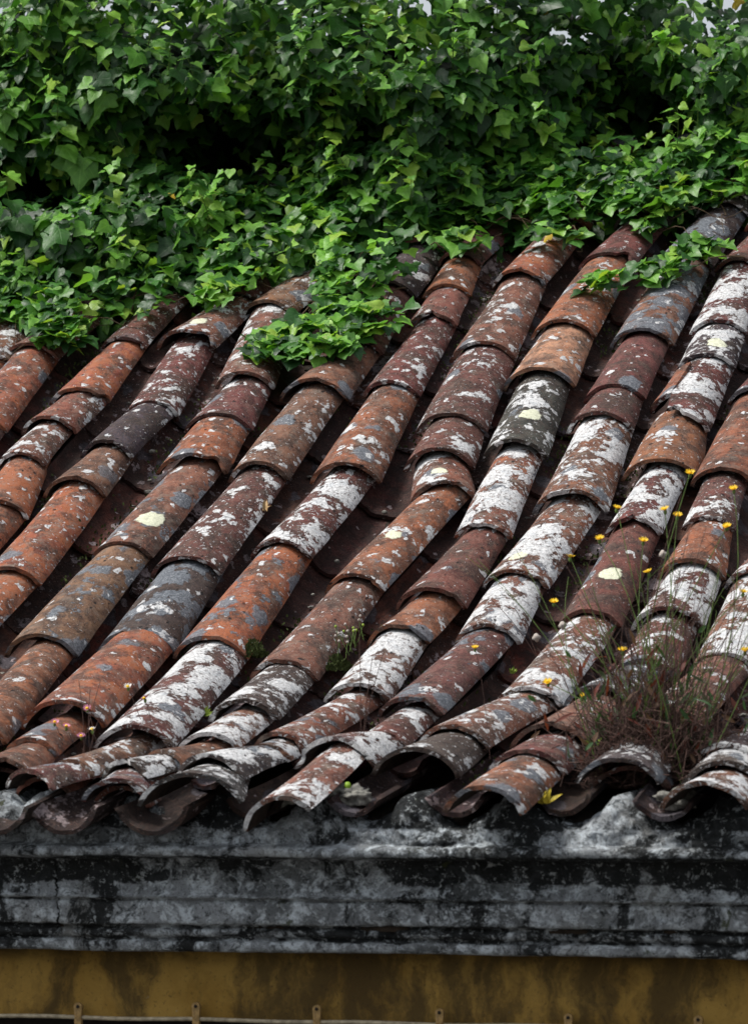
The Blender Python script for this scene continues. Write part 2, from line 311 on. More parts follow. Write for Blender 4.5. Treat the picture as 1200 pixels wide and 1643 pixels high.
def sheet(name, ys, hs, x0, x1, mat, parent):
    v, f = [], []
    for y, h in zip(ys, hs):
        for x in (x0, x1): v.append(surf(x, y, h))
    for i in range(len(ys)-1): f.append((2*i, 2*i+1, 2*i+3, 2*i+2))
    return mesh_obj(name, v, f, mat, parent, False)
X0, X1 = -3.2, 3.0
# roof bedding: a closed slab under the tiles with its back slope
v, f = [], []
pts = [surf(0, y, -.075) for y in (-1.0, -.5, -.2, -.05, .05, .2, 1, 2, 3.2)]
prof2 = [(p.y, p.z) for p in pts] + [(6.2, pts[-1].z-1.5), (6.2, -.6), (-.95, -.6)]
for y, z in prof2: v += [(X0, y, z), (X1, y, z)]
n = len(prof2)
for i in range(n): f.append((2*i, 2*i+1, 2*((i+1) % n)+1, 2*((i+1) % n)))
f.append([2*i for i in range(n)]); f.append([2*i+1 for i in range(n)][::-1])
roof = mesh_obj('roof', v, f, M_DECK, house, False)

def tile_obj(name, C, E, r0, r1, kap, mat, seed, base, white, grey, orange, spot=None, hollow=False, roll=0, lipf=None, th0=0.0, th1=math.pi, nl=9, na=16):
    """a hand-made barrel tile from its lower mouth C to its upper end E"""
    C, E = Vector(C), Vector(E); ax = (E-C); L = ax.length; ya = ax.normalized()
    xa = ya.cross(Vector((0, 0, 1))).normalized(); za = xa.cross(ya)
    sg = -1 if hollow else 1; T = .0145
    rr = random.Random(seed*13+5)
    chips = [(rr.uniform(.1, 3.0), rr.uniform(.05, .13), rr.uniform(.002, .011)) for _ in range(rr.choice((1, 2, 3, 4)))]
    if rr.random() < .22: chips.append((rr.choice((.25, .5, 2.5, 2.9, 1.6)), rr.uniform(.15, .4), rr.uniform(.015, .04)))
    bow = rr.uniform(-.006, .006); wv = rr.uniform(0, 50)
    vs, uv, fs = [], [], []; inner = set()
    for side in (0, 1):
        for j in range(nl+1):
            t = j/nl; tt = t if j else 0
            r = r0+(r1-r0)*t
            for i in range(na+1):
                th = th0+(th1-th0)*i/na
                # slightly squarish hand-thrown section
                dv = noise.noise(Vector((th*1.6+wv, t*L*7, wv)))*.0030 + noise.noise(Vector((th*5+wv, t*L*22, wv)))*.0014
                re = r+dv-(T*(.8+.4*noise.noise(Vector((th*2, wv, 3)))) if side else 0)
                an = (th-math.pi/2)*.80
                x = re*math.sin(an)/.951; z = sg*(kap*re*(math.cos(an)-.309)/.691+bow*math.sin(t*math.pi)-(.004 if side else 0))
                y = t*L
                if j == 0:
                    y += noise.noise(Vector((th*2.2+wv, 9, wv)))*.004+noise.noise(Vector((th*9+wv, 2, wv)))*.0022
                    for a, w, d in chips:
                        q = abs(th-a)/w
                        if q < 1: y += d*(1-q*q)
                    if lipf: y += lipf(th)
                elif lipf and y < lipf(th)+.015*j: y = lipf(th)+.015*j
                vs.append((x, y, z)); uv.append(((th-math.pi/2)*r0*.86*(1.12 if side else 1), y-(.0145 if side else 0)))
    W = na+1; N = W*(nl+1)
    fl = []
    for j in range(nl):
        for i in range(na):
            a = j*W+i
            q = (a, a+1, a+W+1, a+W); fs.append(q if not hollow else q[::-1])
            q = (N+a, N+a+W, N+a+W+1, N+a+1); inner.add(len(fs)); fs.append(q if not hollow else q[::-1])
    def rim(seq):
        for a, b in zip(seq[:-1], seq[1:]):
            q = (a, a+N, b+N, b); fs.append(q if not hollow else q[::-1])
    rim([i for i in range(W)]); rim([nl*W+i for i in range(W)][::-1])
    rim([j*W for j in range(nl+1)][::-1]); rim([j*W+na for j in range(nl+1)])
    sharp = set()
    def sh(seq):
        for a, b in zip(seq[:-1], seq[1:]):
            sharp.add((min(a, b), max(a, b))); sharp.add((a+N, b+N) if a < b else (b+N, a+N))
    sh(list(range(W))); sh([nl*W+i for i in range(W)]); sh([j*W for j in range(nl+1)]); sh([j*W+na for j in range(nl+1)])
    o = mesh_obj(name, vs, fs, mat, roof, True, uv, sharp)
    if not hollow:
        o.data.materials.append(M_UNDER)
        for q in inner: o.data.polygons[q].material_index = 1
    o.matrix_world = Matrix.Translation(C) @ Matrix((xa, ya, za)).transposed().to_4x4() @ Matrix.Rotation(roll, 4, 'Y')
    o['seed'] = float(seed % 97)*.61; o['base'] = [float(b) for b in base]
    o['white'] = float(min(white+.05, .70) if mat is M_TILE else white); o['grey'] = float(grey+.06); o['orange'] = float(orange)
    o['spot'] = [spot[0]*r0*1.1, spot[1], spot[2]*1.15] if spot else [9.0, 9.0, .001]
    return o

# ------------------------------------------------------------------ cover tiles
KAP = .62
def jitter(c, a=.14): return tuple(max(.01, v*(1+rng.uniform(-a, a))) for v in c)
cols = []
for k, L in enumerate(TILES):
    L = [list(t) for t in L]
    cols.append(L)
def auto(x, y, wear=None):
    return [x+rng.uniform(-.012, .012), y, rng.uniform(.084, .098), rng.choice('OBMBMKT'), rng.uniform(.15, .6), rng.choice((.1, .1, .3, .5)), None]
allcols = []
for k in range(-2, 15):
    L = list(cols[k]) if 0 <= k < len(cols) else []
    xk = -1.40+.2465*k
    if L:
        top = L[0]; y = top[1]; xt = top[0]
    else: y, xt = 2.9, xk+.05
    up = []
    while y < RIDGE_Y-.25:
        y += rng.uniform(.30, .42); up.append(auto(xt+(xk+.06-xt)*.5, y)); up[-1][3] = rng.choice('MBOK')
    low = []; y = L[-1][1] if L else 2.9; xl = L[-1][0] if L else xk+.03
    if not L: L = [auto(xk, 2.9)]
    while y > -.82:
        y -= rng.uniform(.27, .42) if y > 0 else rng.uniform(.2, .3)
        if y < -1.2: y = -1.15
        low.append(auto(xl+(xk-xl)*.4, y))
    allcols.append(up[::-1]+L+low)
sd_ = 11
for k, L in enumerate(allcols):
    for i, (x, y, r, code, wh, gr, sp) in enumerate(L):
        sd_ += 1
        r *= 1.07
        lift = .011+rng.uniform(0, .007)
        C = surf(x, y, lift)
        if i > 0:
            xu, yu, ru = L[i-1][:3]; g = yu-y
            xe = x+(xu-x)*.82
            ext = .09
            r1 = min(r*.86, ru*.93)
            s = (g+ext)/g
            E = surf(x+(xe-x)*s, yu+ext*.88, -.003); r1 = r+(r1-r)*min(s, 1.35); r1 = max(r1, .055)
        else:
            E = surf(x, y+.40, 0); r1 = r*.84
        kw = {}
        cc = k-2
        if cc == 9 and i == len(L)-len(cols[9])-0 and False: pass
        lipf = None; roll = rng.uniform(-.04, .04)
        if cc == 8 and y < -1.1:                       # slumped tile hanging over the eave
            C = Vector((x-.03, -1.17, prof(-1.17)-.022)); E = surf(x+.02, -.80, .02); roll = -.30; r = .098; r1 = .078
        if cc == 9 and abs(y-1.362) < .01:             # broken tile: left half of the lip gone
            lipf = lambda th: .15*max(0, min(1, (1.35-th)/.16))
        if y < -1.0 and cc != 8: roll += rng.uniform(-.08, .08)
        o = tile_obj('roof_tile', C, E, r, r1, KAP+rng.uniform(-.05, .05), M_TILE, sd_, jitter(CLAY[code]), wh, gr, ORANGE[code]*rng.uniform(.5, 1.4), sp, False, roll, lipf,
                     nl=14 if lipf else 9)
        if lipf: o['label'] = 'cracked tile with the left half of its lower lip broken away'
        if code == 'K' and wh < .3: o['label'] = 'soot dark tile'
        if code == 'W': o['label'] = 'tile almost wholly covered in white lichen'
# doubled course at the eave: each last cover beds on an older one set back under it
for cc, L in enumerate(allcols):
    x, y, r, code, wh, gr, sp = L[-1]; sd_ += 1
    if cc == 10 or rng.random() < .5: continue
    yb = y+.055+rng.uniform(0, .03)
    tile_obj('roof_tile', surf(x+rng.uniform(-.03, .03), yb, -.020), surf(x, yb+.24, -.03), r*.98, r*.85, KAP, M_TILE, sd_, jitter(CLAY[rng.choice('KMB')]), rng.uniform(.2, .5), .3, .1, None, False, rng.uniform(-.12, .12))
# the shard left beside the broken tile
tile_obj('tile_shard', surf(.775, 1.50, .016), surf(.787, 1.72, .012), .098, .088, KAP, M_TILE, 201, CLAY['O'], .4, .2, .6, None, False, 0, None, 0.05, 1.25, 5, 8)

# ------------------------------------------------------------------ channel tiles in the valleys between the covers
def colx(L, y):
    pts = sorted((t[1], t[0]) for t in L)
    if y <= pts[0][0]: return pts[0][1]
    for (a, xa), (b, xb) in zip(pts[:-1], pts[1:]):
        if a <= y <= b: return xa+(xb-xa)*(y-a)/max(b-a, 1e-6)
    return pts[-1][1]
for k in range(len(allcols)-1):
    A, B = allcols[k], allcols[k+1]
    xm = (colx(A, -1.1)+colx(B, -1.1))/2; left = xm < .10
    y = (-1.14 if left else -1.045)+rng.uniform(-.03, .02); q = 0; first = True
    while y < RIDGE_Y:
        L = rng.uniform(.30, .46)
        def geo(yy):
            a, b = colx(A, yy), colx(B, yy); return (a+b)/2, max(.062, (b-a)/2-.050)
        (xa, ra), (xb, rb) = geo(y), geo(min(y+L+.07, RIDGE_Y))
        ra, rb = min(ra, .115), min(rb, .115)
        
        if first and left: ra = .103
        C = surf(xa, y, -.002 if first else -.004); first = False; E = surf(xb, y+L+.07, -.020 if y+L < RIDGE_Y else -.01)
        sd_ += 1
        bare = (k-2 in (5,)) and .3 < y < 1.1
        base = jitter((.075, .024, .022) if bare else rng.choice(((.12, .038, .024), (.075, .028, .022), (.15, .050, .026), (.06, .026, .020))), .2)
        if q == 0: base = jitter((.045, .045, .042), .2)
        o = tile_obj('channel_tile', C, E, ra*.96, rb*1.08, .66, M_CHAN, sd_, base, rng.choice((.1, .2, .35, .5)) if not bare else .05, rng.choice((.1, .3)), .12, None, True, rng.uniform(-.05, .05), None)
        y += L; q += 1

# ------------------------------------------------------------------ cornice
def fbm(x, y, z, o=4):
    return noise.fractal(Vector((x, y, z)), 1.0, 2.0, o)
P = [(-1.000, -.350, 0), (-1.030, -.355, 1), (-1.040, -.365, 1), (-1.050, -.390, 1), (-1.055, -.394, 0), (-1.078, -.400, 0), (-1.084, -.405, 0), (-1.083, -.420, 0), (-1.076, -.424, 0), (-1.030, -.428, 0),
     (-.995, -.432, 0), (-.985, -.460, 0), (-.982, -.490, 0), (-.990, -.515, 0), (-1.000, -.5225, 0), (-.985, -.5260, 0), (-.978, -.530, 0), (-.985, -.534, 0), (-.984, -.555, 0), (-.984, -.582, 0), (-.980, -.587, 0),
     (-.960, -.590, 0), (-.956, -.595, 0), (-.966, -.600, 0), (-.968, -.608, 0), (-.962, -.615, 0), (-.946, -.620, 0), (-.944, -.625, 0), (-.956, -.629, 0), (-.957, -.645, 0), (-.950, -.6515, 0), (-.925, -.654, 0), (-.85, -.656, 0)]
# subdivide the profile so that wear can be carved in
Q = []
for (a, b) in zip(P[:-1], P[1:]):
    d = math.hypot(a[0]-b[0], a[1]-b[1]); m = max(1, int(d/.008))
    for i in range(m): t = i/m; Q.append((a[0]+(b[0]-a[0])*t, a[1]+(b[1]-a[1])*t, a[2]+(b[2]-a[2])*t))
Q.append(P[-1])
nx = 620; xs = [-1.2+3.5*i/nx for i in range(nx+1)]
vs, fs = [], []
damage = [(.60, -.600, .07, .03, .026), (1.03, -.61, .14, .022, .02), (.33, -.61, .10, .028, .018), (1.05, -.60, .05, .03, .02), (1.30, -.57, .035, .035, .02), (.88, -.50, .05, .03, .014), (.79, -.405, .10, .02, .02), (.15, -.54, .05, .02, .01), (.70, -.57, .03, .03, .016)]
crack = [(-.215, -.47), (-.205, -.50), (-.217, -.53), (-.205, -.56), (-.21, -.60)]
for x in xs:
    for (y, z, mo) in Q:
        dy = fbm(x*9, y*9, z*14)*.005+fbm(x*38, 3, z*45)*.0028
        dz = fbm(x*3.5, 8, z*2)*.0035+fbm(x*30, 5, z*20, 3)*.0012
        if mo: dy += fbm(x*6, 2, z*9)*.014*mo+fbm(x*25, 1, z*25)*.006*mo
        for dx_, dz_, wx, wz, dp in damage:
            q = ((x-dx_)/wx)**2+((z-dz_)/wz)**2+fbm(x*20, 1, z*20)*.7
            if q < 1: dy += dp*(1-max(q, 0))*(.7+.5*fbm(x*60, 4, z*60))
        for (cx_, cz_), (ex_, ez_) in zip(crack[:-1], crack[1:]):
            if min(cz_, ez_) <= z <= max(cz_, ez_):
                t = (z-cz_)/(ez_-cz_); xc = cx_+(ex_-cx_)*t
                if abs(x-xc) < .004: dy += .008
        vs.append((x, y+dy, z+dz))
m = len(Q)
for i in range(nx):
    for j in range(m-1):
        a = i*m+j; fs.append((a, a+1, a+m+1, a+m))
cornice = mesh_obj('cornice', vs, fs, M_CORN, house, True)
# mortar pushed up under the eave tiles, humped between the valleys
vs, fs = [], []; nx2, nz2 = 900, 18
humps = [(allcols[k][-1][0]) for k in range(len(allcols))]
for i in range(nx2+1):
    x = -1.2+3.5*i/nx2
    hmp = max(math.exp(-((x-h-.02)/.065)**2) for h in humps)
    top = -.345+.072*hmp+.020*fbm(x*12, 1, 1)+.006*fbm(x*50, 1, 1)
    for j in range(nz2+1):
        t = j/nz2; z = top+(-.398-top)*t
        y = -1.015-.035*math.sin(min(1, t*1.6)*math.pi/2)-.016*fbm(x*7, z*9, 2)-.009*fbm(x*28, z*28, 5)-.004*fbm(x*80, z*80, 5)
        vs.append((x, y, z))
    vs.append((x, -.80, top+.012))
W = nz2+2
for i in range(nx2):
    for j in range(nz2):
        a = i*W+j; fs.append((a, a+1, a+W+1, a+W))
    a = i*W; fs.append((a+W-1, a, a+W, a+2*W-1))
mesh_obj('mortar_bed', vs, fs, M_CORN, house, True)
def lump(name, c, s, mat, seed, sub=3, parent=None, rough=.35):
    bm = bmesh.new(); bmesh.ops.create_icosphere(bm, subdivisions=sub, radius=1)
    for v in bm.verts:
        d = 1+rough*noise.fractal(v.co*1.6+Vector((seed, 0, 0)), 1, 2, 4)
        v.co = Vector((v.co.x*s[0], v.co.y*s[1], v.co.z*s[2]))*d
    me = bpy.data.meshes.new(name); bm.to_mesh(me); bm.free(); me.materials.append(mat)
    for p in me.polygons: p.use_smooth = True
    o = bpy.data.objects.new(name, me); COL.objects.link(o); o.location = c
    if parent: o.parent = parent
    return o
# wall, rail and its clips
def box(name, lo, hi, mat, parent=None, bev=.0, smooth=False):
    bm = bmesh.new(); bmesh.ops.create_cube(bm, size=1)
    for v in bm.verts: v.co = Vector([lo[i]+(hi[i]-lo[i])*(v.co[i]+.5) for i in range(3)])
    if bev: bmesh.ops.bevel(bm, geom=bm.edges[:], offset=bev, segments=2, affect='EDGES')
    me = bpy.data.meshes.new(name); bm.to_mesh(me); bm.free(); me.materials.append(mat)
    o = bpy.data.objects.new(name, me); COL.objects.link(o)
    if parent: o.parent = parent
    return o
nx3, nz3 = 240, 20; vs, fs = [], []
for i in range(nx3+1):
    x = -1.2+3.5*i/nx3
    for j in range(nz3+1):
        z = -.64-.185*j/nz3
        vs.append((x, -.86+.004*fbm(x*5, 2, z*6)+.0015*fbm(x*30, 2, z*30), z))
for i in range(nx3):
    for j in range(nz3):
        a = i*(nz3+1)+j; fs.append((a, a+1, a+nz3+2, a+nz3+1))
mesh_obj('wall', vs, fs, M_WALL, house, True)
box('lower_wall', (-3.2, -.80, -4.0), (3.0, 6.0, -.62), M_DARKW, house)
def tube(pts, rad, sides=6):
    """verts, faces of a tube with per-point radius"""
    vs, fs = [], []; n = len(pts)
    for i, p in enumerate(pts):
        d = (Vector(pts[min(i+1, n-1)])-Vector(pts[max(i-1, 0)])).normalized()
        a = d.orthogonal().normalized(); b = d.cross(a)
        for k in range(sides):
            t = 2*math.pi*k/sides; vs.append(Vector(p)+(a*math.cos(t)+b*math.sin(t))*rad[i])
    for i in range(n-1):
        for k in range(sides):
            a = i*sides+k; b = i*sides+(k+1) % sides; fs.append((a, b, b+sides, a+sides))
    return vs, fs
rv, rf = tube([(-1.2+3.5*i/60, -.884, -.8195+.0015*math.sin(i*.9)) for i in range(61)], [.0052]*61, 8)
rail = mesh_obj('rail', rv, rf, M_RAIL, house, True)
for x, z in ((-.50, -.797), (-.19, -.797), (.113, -.791), (.418, -.792), (.722, -.795), (1.035, -.801), (1.345, -.80)):
    bm = bmesh.new()
    # strap with rounded head and a nail hole, hugging the rail
    pr = []
    for i in range(9):
        t = math.pi*i/8; pr.append((math.cos(t)*.0105, .020+math.sin(t)*.0105))
    pr += [(-.0085, .004), (-.0085, -.045), (.0085, -.045), (.0085, .004)]
    fr = [bm.verts.new((px_, -.009, pz)) for px_, pz in pr]; bk = [bm.verts.new((px_, .004, pz)) for px_, pz in pr]
    bm.faces.new(fr); bm.faces.new(bk[::-1])
    for i in range(len(pr)): bm.faces.new((fr[i], bk[i], bk[(i+1) % len(pr)], fr[(i+1) % len(pr)]))
    bmesh.ops.recalc_face_normals(bm, faces=bm.faces[:])
    me = bpy.data.meshes.new('bracket'); bm.to_mesh(me); bm.free(); me.materials.append(M_METAL)
    o = bpy.data.objects.new('bracket', me); COL.objects.link(o); o.parent = rail; z -= .017; o.location = (x, -.884, z)
    bpy_n = lump('nail', (0, -.011, .021), (.0042, .003, .0042), M_DARKW, 1, 2, None, .1); bpy_n.location = (x, -.894, z+.021); bpy_n.parent = rail
ground = box('ground', (-300, -300, -4.4), (300, 300, -4.0), M_GROUND); tag(ground, kind='structure')
lump('mortar_lump', (.47, -1.00, -.272), (.060, .035, .024), M_STONE, 3, 4, roof, .6)
lump('mortar_lump', (.405, -1.035, -.278), (.036, .028, .022), M_STONE, 9, 4, roof, .6)
lump('mortar_lump', (.54, -1.0, -.283), (.040, .030, .026), M_STONE, 15, 4, roof, .6)
lump('mortar_lump', (1.33, -1.03, -.285), (.045, .03, .02), M_STONE, 22, 4, roof, .6)

# ------------------------------------------------------------------ ivy
OUTLINES = [
 [(0, 0), (.14, -.10), (.30, -.12), (.44, -.02), (.50, .12), (.47, .24), (.55, .37), (.42, .47), (.27, .58), (.15, .80), (0, 1.0)],
 [(0, 0), (.12, -.13), (.28, -.20), (.42, -.10), (.43, .02), (.60, .16), (.53, .30), (.40, .38), (.28, .50), (.17, .76), (0, 1.0)],
 [(0, 0), (.16, -.08), (.32, -.04), (.44, .08), (.48, .24), (.44, .40), (.34, .56), (.22, .74), (.10, .90), (0, 1.04)],
 [(0, 0), (.15, -.12), (.34, -.14), (.46, .0), (.47, .12), (.62, .27), (.50, .37), (.35, .44), (.25, .62), (.13, .82), (0, 1.0)],
 [(0, 0), (.18, -.14), (.40, -.16), (.56, -.02), (.53, .10), (.61, .26), (.52, .40), (.35, .48), (.23, .64), (.11, .82), (0, .95)],
]
def leaf_geo(var, rr):
    """one lobed ivy leaf, base at the origin, tip along +y, cupped and folded on the midrib; verts, faces, uvs"""
    o = OUTLINES[var]; n = len(o); fold = rr.uniform(-.02, .22); droop = rr.uniform(.05, .50); tw = rr.uniform(-.25, .25); wv = rr.uniform(0, 9); cup = rr.uniform(-.5, .5); sk = rr.uniform(-.10, .10); wd = rr.uniform(.88, 1.12)
    vs, uv, fs = [], [], []
    def P(x, y):
        ax = abs(x); x2 = x*wd+sk*y*y
        z = fold*ax+cup*ax*ax-droop*y*y*.6+tw*x*y+.05*math.sin(wv+x*8+y*6)*min(1, ax*4)
        vs.append(Vector((x2, y, z))); uv.append((x, y)); return len(vs)-1
    ys = [o[-1][1]*(i/(n-1))**1.15 for i in range(n)]
    sp = [P(0, y) for y in ys]
    for sgn in (1, -1):
        out = [sp[0]]+[P(sgn*x*rr.uniform(.95, 1.06), y+rr.uniform(-.015, .015)) for (x, y) in o[1:-1]]+[sp[-1]]
        mid = [sp[0]]+[P(sgn*o[i][0]*.5, (o[i][1]+ys[i])*.5) for i in range(1, n-1)]+[sp[-1]]
        for i in range(n-1):
            for A, B in ((sp, mid), (mid, out)):
                q = []
                for t in (A[i], B[i], B[i+1], A[i+1]):
                    if t not in q: q.append(t)
                if len(q) > 2: fs.append(tuple(q) if sgn > 0 else tuple(q[::-1]))
    return vs, fs, uv
ivr = random.Random(31)
GEOS = [leaf_geo(i % 5, ivr) for i in range(30)]
IVY_EDGE = [e for e in IVY_EDGE if not -.6 < e[0] < -.322]; IVY_EDGE = sorted(IVY_EDGE+[(-.60, 2.40), (-.53, 2.10), (-.36, 2.06), (-.325, 2.26)])
def edge_y(x):
    E_ = IVY_EDGE
    if x <= E_[0][0]: return E_[0][1]
    if x >= E_[-1][0]: return E_[-1][1]
    for (a, ya), (b, yb) in zip(E_[:-1], E_[1:]):
        if a <= x <= b and b > a: return ya+(yb-ya)*(x-a)/(b-a)
    best = min(E_, key=lambda e: abs(e[0]-x)); return best[1]
def edge_s(x):                                     # smoothed foot of the hedge
    return sum(max(edge_y(x+d), 0) for d in (-.35, -.2, -.1, 0, .1, .2, .35))/7
HOLLOWS = [(-1.12, 1.92, .30, .10, .40), (.28, 1.96, .22, .10, .34), (-.55, 1.93, .10, .07, .25), (-1.75, 1.78, .10, .10, .25), (.70, 1.90, .10, .06, .2), (-1.20, 1.90, .24, .13, .36), (-1.62, 1.72, .12, .12, .2), (-1.0, 1.83, .16, .10, .25), (.24, 2.0, .20, .16, .30), (.12, 2.08, .1, .1, .2), (-.2, 1.86, .12, .08, .14), (.62, 1.75, .2, .07, .14), (-.75, 2.05, .08, .1, .12)]
def hedge_y(x, z):
    yb = edge_s(x); zb = prof(yb)+.05
    y = yb+.10+max(0, z-zb)*.33
    y -= (.24*noise.fractal(Vector((x*2.3, z*3.2, 4.2)), 1, 2, 3)+.07*noise.noise(Vector((x*8, z*9, 1))))*min(1, .25+max(0, z-zb)/.35)
    for hx, hz, wx, wz, d in HOLLOWS:
        q = ((x-hx)/wx)**2+((z-hz)/wz)**2
        if q < 3: y += 1.25*d*math.exp(-q*1.3)
    return y
LEAVES = []        # (matrix, geo, tone, size, weight)
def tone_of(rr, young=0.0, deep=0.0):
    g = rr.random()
    dark = Vector((.009, .042, .011)); mid = Vector((.038, .140, .018)); vivid = Vector((.17, .40, .05)); yel = Vector((.30, .42, .05))  # leaf greens from dark to yellowish, drawn at random
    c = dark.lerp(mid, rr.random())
    if g < .30+.5*young: c = mid.lerp(vivid, rr.random())
    if young and rr.random() < young*.35: c = vivid.lerp(yel, rr.random()*.7)
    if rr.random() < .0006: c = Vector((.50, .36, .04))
    return c*(1-.2*deep)*rr.uniform(.82, 1.15)  # leaves deeper in the mass are darkened, shade put into their tone
def leaf_matrix(p, nrm_, yaw, size, rr, down=Vector((0, -.25, -1))):
    n_ = nrm_.normalized()
    d = (down-n_*down.dot(n_))
    if d.length < .05: d = Vector((0, -1, 0))-n_*Vector((0, -1, 0)).dot(n_)
    d.normalize(); d = Matrix.Rotation(yaw, 3, n_) @ d
    x = d.cross(n_)
    m_ = Matrix((x, d, n_)).transposed().to_4x4()
    return Matrix.Translation(p) @ m_ @ Matrix.Scale(size, 4)
def add_leaf(p, n_, yaw, size, tone, w=0):
    LEAVES.append((leaf_matrix(p, n_, yaw, size, ivr), ivr.randrange(30), tone, size, w))
OUT = Vector((.12, -.72, .68))
cnt = 0
while cnt < 15500:
    x = ivr.uniform(-2.45, 1.75); z0 = prof(edge_s(x)); hgt = 2.72-z0+.05*math.sin(x*5)
    z = z0+.03+hgt*ivr.random()
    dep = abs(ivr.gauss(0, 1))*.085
    thin = max(0, (z-2.36-.10*noise.noise(Vector((x*3, 7, 2))))/.25)
    if x > .35: thin = max(thin, (z-2.20)/.25)
    if ivr.random() < min(.8, thin): continue
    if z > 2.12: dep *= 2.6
    if min(((x-a_)/c_)**2+((z-b_)/d_)**2 for a_, b_, c_, d_, _ in HOLLOWS[:10]) < .5 and ivr.random() < .66: continue
    y = hedge_y(x, z)+dep-.02
    # surface gradient decides which way the leaf looks
    e = .05; gy = (hedge_y(x, z+e)-hedge_y(x, z-e))/(2*e); gx = (hedge_y(x+e, z)-hedge_y(x-e, z))/(2*e)
    n_ = Vector((gx, -1, gy)).normalized()*.55+Vector((-.05, -.30, .50))+Vector((ivr.gauss(0, .34), ivr.gauss(0, .25), ivr.gauss(0, .30)))
    sz = ivr.triangular(.020, .092, .040)
    if x < -1.45 and ivr.random() < .25: sz *= 1.35
    yng = max(0, .9*noise.noise(Vector((x*3.5, z*4.5, 9)))+.12)
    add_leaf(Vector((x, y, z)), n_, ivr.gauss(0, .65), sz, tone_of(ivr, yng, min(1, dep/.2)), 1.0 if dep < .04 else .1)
    cnt += 1
# the creeping front on the tiles
def creep(x, y, h, young=.35, big=1.0):
    p = surf(x, y, h)
    n_ = Vector((ivr.gauss(0, .33), -.42+ivr.gauss(0, .28), .85+ivr.gauss(0, .15)))
    add_leaf(p, n_, ivr.gauss(0, .7), ivr.triangular(.032, .078, .052)*big, tone_of(ivr, young), 1.5)
for i in range(2300):
    x = ivr.uniform(-2.4, 1.7); d = abs(ivr.gauss(0, .16)); y = edge_y(x)+d-.02
    creep(x, y, .07+ivr.random()*.05+min(d, .3)*.35)
for (cx_, cy_, rx_, ry_, n_l, tilt) in ((-.50, 1.93, .20, .15, 150, .0), (-.36, 2.06, .13, .14, 80, 0), (-.40, 1.83, .10, .06, 40, 0), (-.60, 1.90, .08, .10, 50, 0), (-1.33, 2.0, .07, .07, 30, 0),
                                       (.48, 2.30, .14, .06, 42, .35), (.62, 2.45, .10, .06, 36, .3), (.36, 2.24, .06, .03, 14, .3), (-.21, 2.62, .09, .06, 24, 0), (.10, 2.62, .10, .05, 22, 0), (-.95, 2.30, .06, .12, 26, 0), (-.86, 2.42, .10, .06, 26, 0)):
    for i in range(n_l):
        a = ivr.uniform(0, 6.283); r_ = math.sqrt(ivr.random())
        dx_ = rx_*r_*math.cos(a); dy_ = ry_*r_*math.sin(a)+tilt*dx_
        creep(cx_+dx_, cy_+dy_, .075+.045*(1-r_)+ivr.random()*.03, .45)
# young shoots standing out of the mass
SV, SF = [], []; WV, WF = [], []
def add_tube(V_, F_, pts, rad, sides=4):
    v_, f_ = tube(pts, rad, sides); b = len(V_); V_ += v_; F_ += [tuple(i+b for i in q) for q in f_]
def shoot(x, z, L, lean, nlv, big=1.0):
    y = hedge_y(x, z)-.005; p = Vector((x, y, z)); d = Vector((lean, -.35+ivr.uniform(-.15, .1), .9)).normalized()
    pts = []; 
    for i in range(8):
        pts.append(p.copy()); p = p+d*L/7; d = (d+Vector((ivr.gauss(0, .08), ivr.gauss(0, .06), -.035))).normalized()
    add_tube(SV, SF, pts, [.0022-.0014*i/7 for i in range(8)])
    for i in range(nlv):
        t = (i+.5)/nlv; a = Vector(pts[min(6, int(t*7))]).lerp(Vector(pts[min(7, int(t*7)+1)]), t*7-int(t*7))
        ang = i*2.4+ivr.random()
        out = Vector((math.cos(ang), -abs(math.sin(ang))*.8-.2, .25+.5*t)).normalized()
        pl = ivr.uniform(.02, .05)*(1.1-.5*t); q = a+out*pl
        add_tube(SV, SF, [a, a.lerp(q, .5)+Vector((0, 0, .004)), q], [.0009]*3, 3)
        n_ = Vector((out.x*.5, -.45, .8))+Vector((ivr.gauss(0, .25),)*3)
        sz = (.062-.030*t)*big*ivr.uniform(.85, 1.2)
        dn = Vector((out.x*.9, -.4, -.55-.2*ivr.random()))
        LEAVES.append((leaf_matrix(q, n_, ivr.gauss(0, .3), sz, ivr, dn), ivr.randrange(30), tone_of(ivr, .5+.5*t), sz, 4.0))
for (x, z, L, ln, nl_, bg) in ((-1.22, 2.10, .22, .05, 12, 1), (-1.05, 2.10, .24, .15, 12, 1), (-.78, 1.98, .26, .1, 16, .95), (-.70, 2.0, .22, -.1, 12, .9), (-.55, 2.05, .26, .2, 12, 1), (-.40, 2.0, .28, -.1, 12, 1), (-.42, 1.62, .20, .1, 10, 1),
                          (-1.62, 1.86, .26, .1, 10, 1.35), (-1.68, 1.58, .28, .15, 9, 1.45), (-1.45, 1.95, .24, 0, 11, 1.1), (.05, 2.0, .26, .1, 12, 1), (.0, 1.85, .18, 0, 8, 1.3), (.2, 2.16, .2, .2, 12, 1), (.55, 2.0, .28, .1, 12, 1.1), (.66, 1.96, .26, -.1, 12, 1), (.42, 1.80, .2, .2, 11, 1),
                          (-1.02, 1.60, .20, .1, 9, 1.05), (-1.36, 1.62, .18, .1, 9, 1), (-.88, 1.78, .18, .1, 10, 1), (-.62, 1.70, .2, -.1, 10, 1), (-.25, 1.66, .16, 0, 9, 1), (-.1, 2.1, .22, 0, 11, 1), (.48, 1.66, .16, 0, 9, .95), (-1.75, 2.1, .25, .2, 12, 1.2), (-.95, 2.0, .2, -.2, 10, 1), (-.3, 2.12, .24, .1, 12, 1)):
    shoot(x, z, L, ln, nl_, bg)
